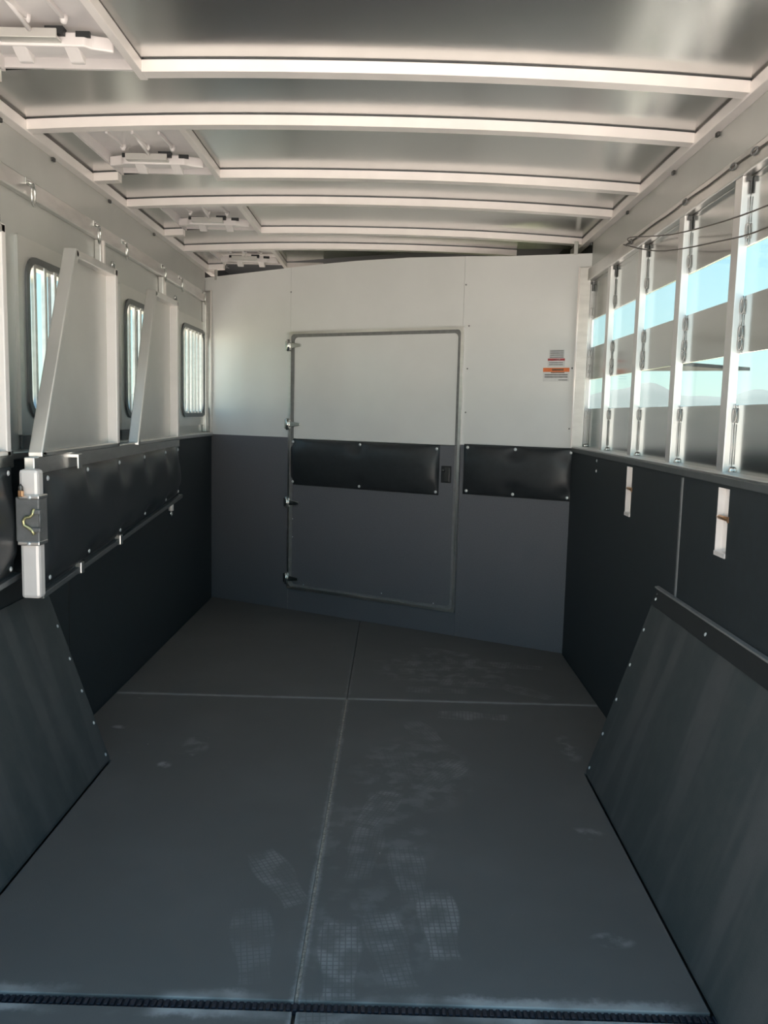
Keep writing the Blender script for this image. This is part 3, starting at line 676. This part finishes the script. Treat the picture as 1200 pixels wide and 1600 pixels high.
# ------------------------------------------------------------------ wheel well covers
def wheel_cover(sx, label, y_near, y_far, ztop):
    t = root('wheel_well_cover', (sx * HW, (y_near + y_far) / 2, 0), label, 'wheel cover', 'sloped wheel well covers')
    a, b = sx * (HW - .004), sx * WX
    mb = MB(); mb.prism([(a, 0.0), (b, 0.0), (b, .012), (a, ztop)], 'y', y_near, y_far, .002); part('slope_panel', mb, 'wheel', t)
    n = Vector((sx * -(ztop - .012), 0, HW - WX)).normalized(); n = Vector((-sx * abs(n.x), 0, abs(n.z)))
    L0, L1 = Vector((b, 0, .012)), Vector((a, 0, ztop))
    for k in range(6):
        p = L0.lerp(L1, .03 + .188 * k); mb = MB(); mb.dome((p.x, y_far - .022, p.z), n, .006); part('screw', mb, 'rivet', t)
    if sx > 0:
        mb = MB(); mb.prism([(HW - .001, ztop), (HW - .014, ztop - .002), (HW - .014, ztop + .004), (HW - .001, ztop + .006)], 'y', y_near, y_far + .003, .001); part('top_angle', mb, 'gasket_grey', t)
        p0, p1 = L1, L1.lerp(L0, .09)
        mb = MB(); mb.prism([(p0.x, p0.z - .002), (p0.x - .003, p0.z - .002), (p1.x - .004, p1.z + .003), (p1.x, p1.z)], 'y', y_near, y_far - .002); part('top_flap', mb, 'gasket', t)
        for y in (y_far - .03, 2.30, 1.85):
            p = L1.lerp(L0, .055); mb = MB(); mb.dome((p.x - .003, y, p.z + .002), n, .006); part('screw', mb, 'rivet', t)
wheel_cover(-1, 'sloped black wheel well cover below the padded divider', Y0 + .05, 2.779, .60)
wheel_cover(1, 'sloped black wheel well cover with a grey top edge under the slats', Y0 + .05, 2.779, .652)

# ------------------------------------------------------------------ stall dividers folded against the left wall
def divider(label, ya, yb, zb0, zb1, topr, panels, brackets):
    t = root('stall_divider', (-.905, ya, 0.64), label, 'divider', 'padded stall dividers folded against the left wall')
    xi, xo = -.880, -.932
    # tapered padded body: pad on the inner side
    core = [(ya + .05, zb0 + .007), (yb, zb1 + .005), (yb, 1.030), (ya + .05, 1.010)]
    mb = MB(); mb.prism(core, 'x', xo, xi - .018); part('core_panel', mb, 'lining', t)
    mb = MB(); nx, nz = 64, 22; rows = []
    for j in range(nz + 1):
        row = []
        for i in range(nx + 1):
            u, v = i / nx, j / nz; y = ya + .052 + (yb - ya - .052) * u
            z0 = zb0 + .020 + (zb1 - .005 - zb0) * u; z1 = 1.006 + .022 * u; z = z0 + (z1 - z0) * v
            h = .030 * max(0, 1 - abs(2 * u - 1) ** 14) ** .5 * max(0, 1 - abs(2 * v - 1) ** 5) ** .6 + .003
            for ry in topr:
                for (rz, dz) in ((z1 - .018, .075), (z0 + .014, .03)): h *= 1 - .85 * math.exp(-((y - ry) / .055) ** 2 - ((z - rz) / dz) ** 2)
            row.append(mb.bm.verts.new((xi - .018 + h, y, z)))
        rows.append(row)
    for j in range(nz):
        for i in range(nx):
            f = mb.bm.faces.new((rows[j][i], rows[j + 1][i], rows[j + 1][i + 1], rows[j][i + 1])); f.smooth = True
    loop = [rows[0][i] for i in range(nx + 1)] + [rows[j][nx] for j in range(1, nz + 1)] + [rows[nz][i] for i in range(nx - 1, -1, -1)] + [rows[j][0] for j in range(nz - 1, 0, -1)]
    back = [mb.bm.verts.new((xi - .019, v.co.y, v.co.z)) for v in loop]; n = len(loop)
    for k in range(n): mb.bm.faces.new((loop[k], loop[(k + 1) % n], back[(k + 1) % n], back[k]))
    mb.bm.faces.new(back[::-1]); bmesh.ops.recalc_face_normals(mb.bm, faces=mb.bm.faces)
    pd = part('pad', mb, 'vinyl', t)
    for ry in topr:
        u = (ry - ya) / (yb - ya)
        for z in (.988 + .022 * u, zb0 + .034 + (zb1 - .005 - zb0) * u):
            mb = MB(); mb.dome((xi - .013, ry, z), (1, 0, 0), .008); part('rivet', mb, 'rivet', pd)
    mb = MB(); mb.bar((-.912, ya + .03, 1.030), (-.912, yb + .02, 1.048), .030, .050, (0, 0, 1), .003)
    part('top_rail', mb, 'alu', t)
    mb = MB(); mb.bar((-.902, ya + .04, zb0), (-.902, yb + .02, zb1), .040, .018, (0, 0, 1), .003); br = part('bottom_rail', mb, 'rail_dark', t)
    for y in brackets:
        z = zb0 + (zb1 - zb0) * (y - ya) / (yb - ya)
        mb = MB(); mb.box((-.922, y, z - .016), (-.878, y + .028, z + .022), .003); part('rail_bracket', mb, 'alu', br)
    yk = ya + .31; mb = MB(); mb.box((-.930, yk, 1.040), (-.876, yk + .035, 1.052), .002); mb.box((-.880, yk, 1.005), (-.874, yk + .035, 1.052), .002); part('strap_clip', mb, 'alu', t)
    mb = MB(); mb.tube([(-.90, yb - .13, zb1 - .010), (-.90, yb - .13, zb1 - .055)], .012, 10); o = part('hinge_peg', mb, 'alu_bow', t)
    mb = MB(); mb.tube([(-.90, yb - .13 + .010 * math.cos(a), zb1 - .069 + .010 * math.sin(a)) for a in [2 * PI * k / 12 for k in range(12)]], .005, 6, True); part('peg_ring', mb, 'chrome', o)
    # near end post with slam latch
    mb = MB(); mb.box((xo, ya, zb0), (xi + .004, ya + .045, 1.022), .010); ep = part('end_post', mb, 'alu_bow', t)
    mb = MB(); mb.box((xo - .006, ya - .010, .815), (xi + .010, ya + .050, .944), .004); lt = part('latch_box', mb, 'latch_grey', t)
    mb = MB(); mb.box((xo + .004, ya - .014, .938), (xi + .012, ya + .050, .950), .003); part('latch_collar', mb, 'alu', lt)
    mb = MB(); mb.box((xo - .002, ya - .012, .805), (xi + .010, ya + .05, .818), .003); part('latch_collar', mb, 'alu', lt)
    mb = MB(); pts = [(-.882, .912), (-.886, .896), (-.893, .889), (-.906, .887), (-.913, .877), (-.910, .864), (-.898, .858), (-.888, .850), (-.882, .838)]
    mb.tube([(x, ya - .018, z) for x, z in pts], .0045, 8); part('latch_handle', mb, 'zinc', lt)
    mb = MB(); mb.box((-.890, ya - .020, .845), (-.864, ya - .004, .858), .003); mb.box((-.890, ya - .020, .896), (-.864, ya - .004, .910), .003); mb.tube([(-.868, ya - .012, .85), (-.868, ya - .012, .905)], .003, 6); part('latch_guard', mb, 'latch_grey', lt)
    mb = MB(); mb.box((-.924, ya - .024, .946), (-.910, ya - .012, .964), .002); pl = part('padlock', mb, 'brass', lt)
    mb = MB(); mb.tube([(-.922, ya - .018, .962), (-.922, ya - .018, .974), (-.917, ya - .018, .981), (-.912, ya - .018, .974), (-.912, ya - .018, .962)], .0022, 6); part('shackle', mb, 'dark_metal', pl)
    for (a, b, h) in ((-.895, .014, .944), (-.90, .012, .811)):
        mb = MB(); mb.dome((a, ya - b, h), (0, -1, 0), .006); part('screw', mb, 'rivet', lt)
    # two head panels standing on the rail
    for (bl, tl, tr) in panels:
        zb, zt = 1.058, 1.700; x0, x1 = -.930, -.888
        mb = MB(); mb.prism([(bl + .012, zb + .01), (tl + .012, zt - .02), (tr - .012, zt - .02), (tr - .012, zb + .01)], 'x', x0, x0 + .006)
        hp = part('head_panel', mb, 'alu_panel', t)
        xc = (x0 + x1) / 2; w = x1 - x0
        mb = MB(); mb.bar((xc, bl + .012, zb), (xc, tl + .015, zt - .004), .030, w, (1, 0, 0), .004); part('slanted_tube', mb, 'alu_panel', hp)
        mb = MB(); mb.bar((xc, tl, zt - .013), (xc, tr, zt - .013), .026, w, (1, 0, 0), .004); part('top_tube', mb, 'alu', hp)
        mb = MB(); mb.bar((xc, tr - .012, zb), (xc, tr - .012, zt), .026, w, (1, 0, 0), .003); part('upright_tube', mb, 'alu_bow', hp)
        mb = MB(); mb.bar((xc, bl, zb + .004), (xc, tr, zb + .008), .016, w, (1, 0, 0), .003); part('bottom_tube', mb, 'alu', hp)
        mb = MB(); mb.tube([(x1 - .004, tr - .05, zt + .002), (x1 - .004, tr - .05, zt + .018), (x1 - .004, tr - .03, zt + .018), (x1 - .004, tr - .03, zt + .002)], .004, 6); part('catch_loop', mb, 'chrome', hp)
    return t
divider('long padded stall divider with grey latch post and two framed head panels', 2.39, 4.05, .648, .785, [2.50, 2.83, 3.16, 3.48, 3.80, 4.02], ((2.455, 2.750, 3.155), (3.385, 3.650, 4.030)), (2.72, 3.12))
d1 = divider('padded stall divider cut off by the left photo edge, only its front end showing', 1.27, 2.430, .620, .705, [1.38, 1.70, 2.05, 2.40], ((1.770, 2.035, 2.415),), (1.6,))
d1.location.x -= .072
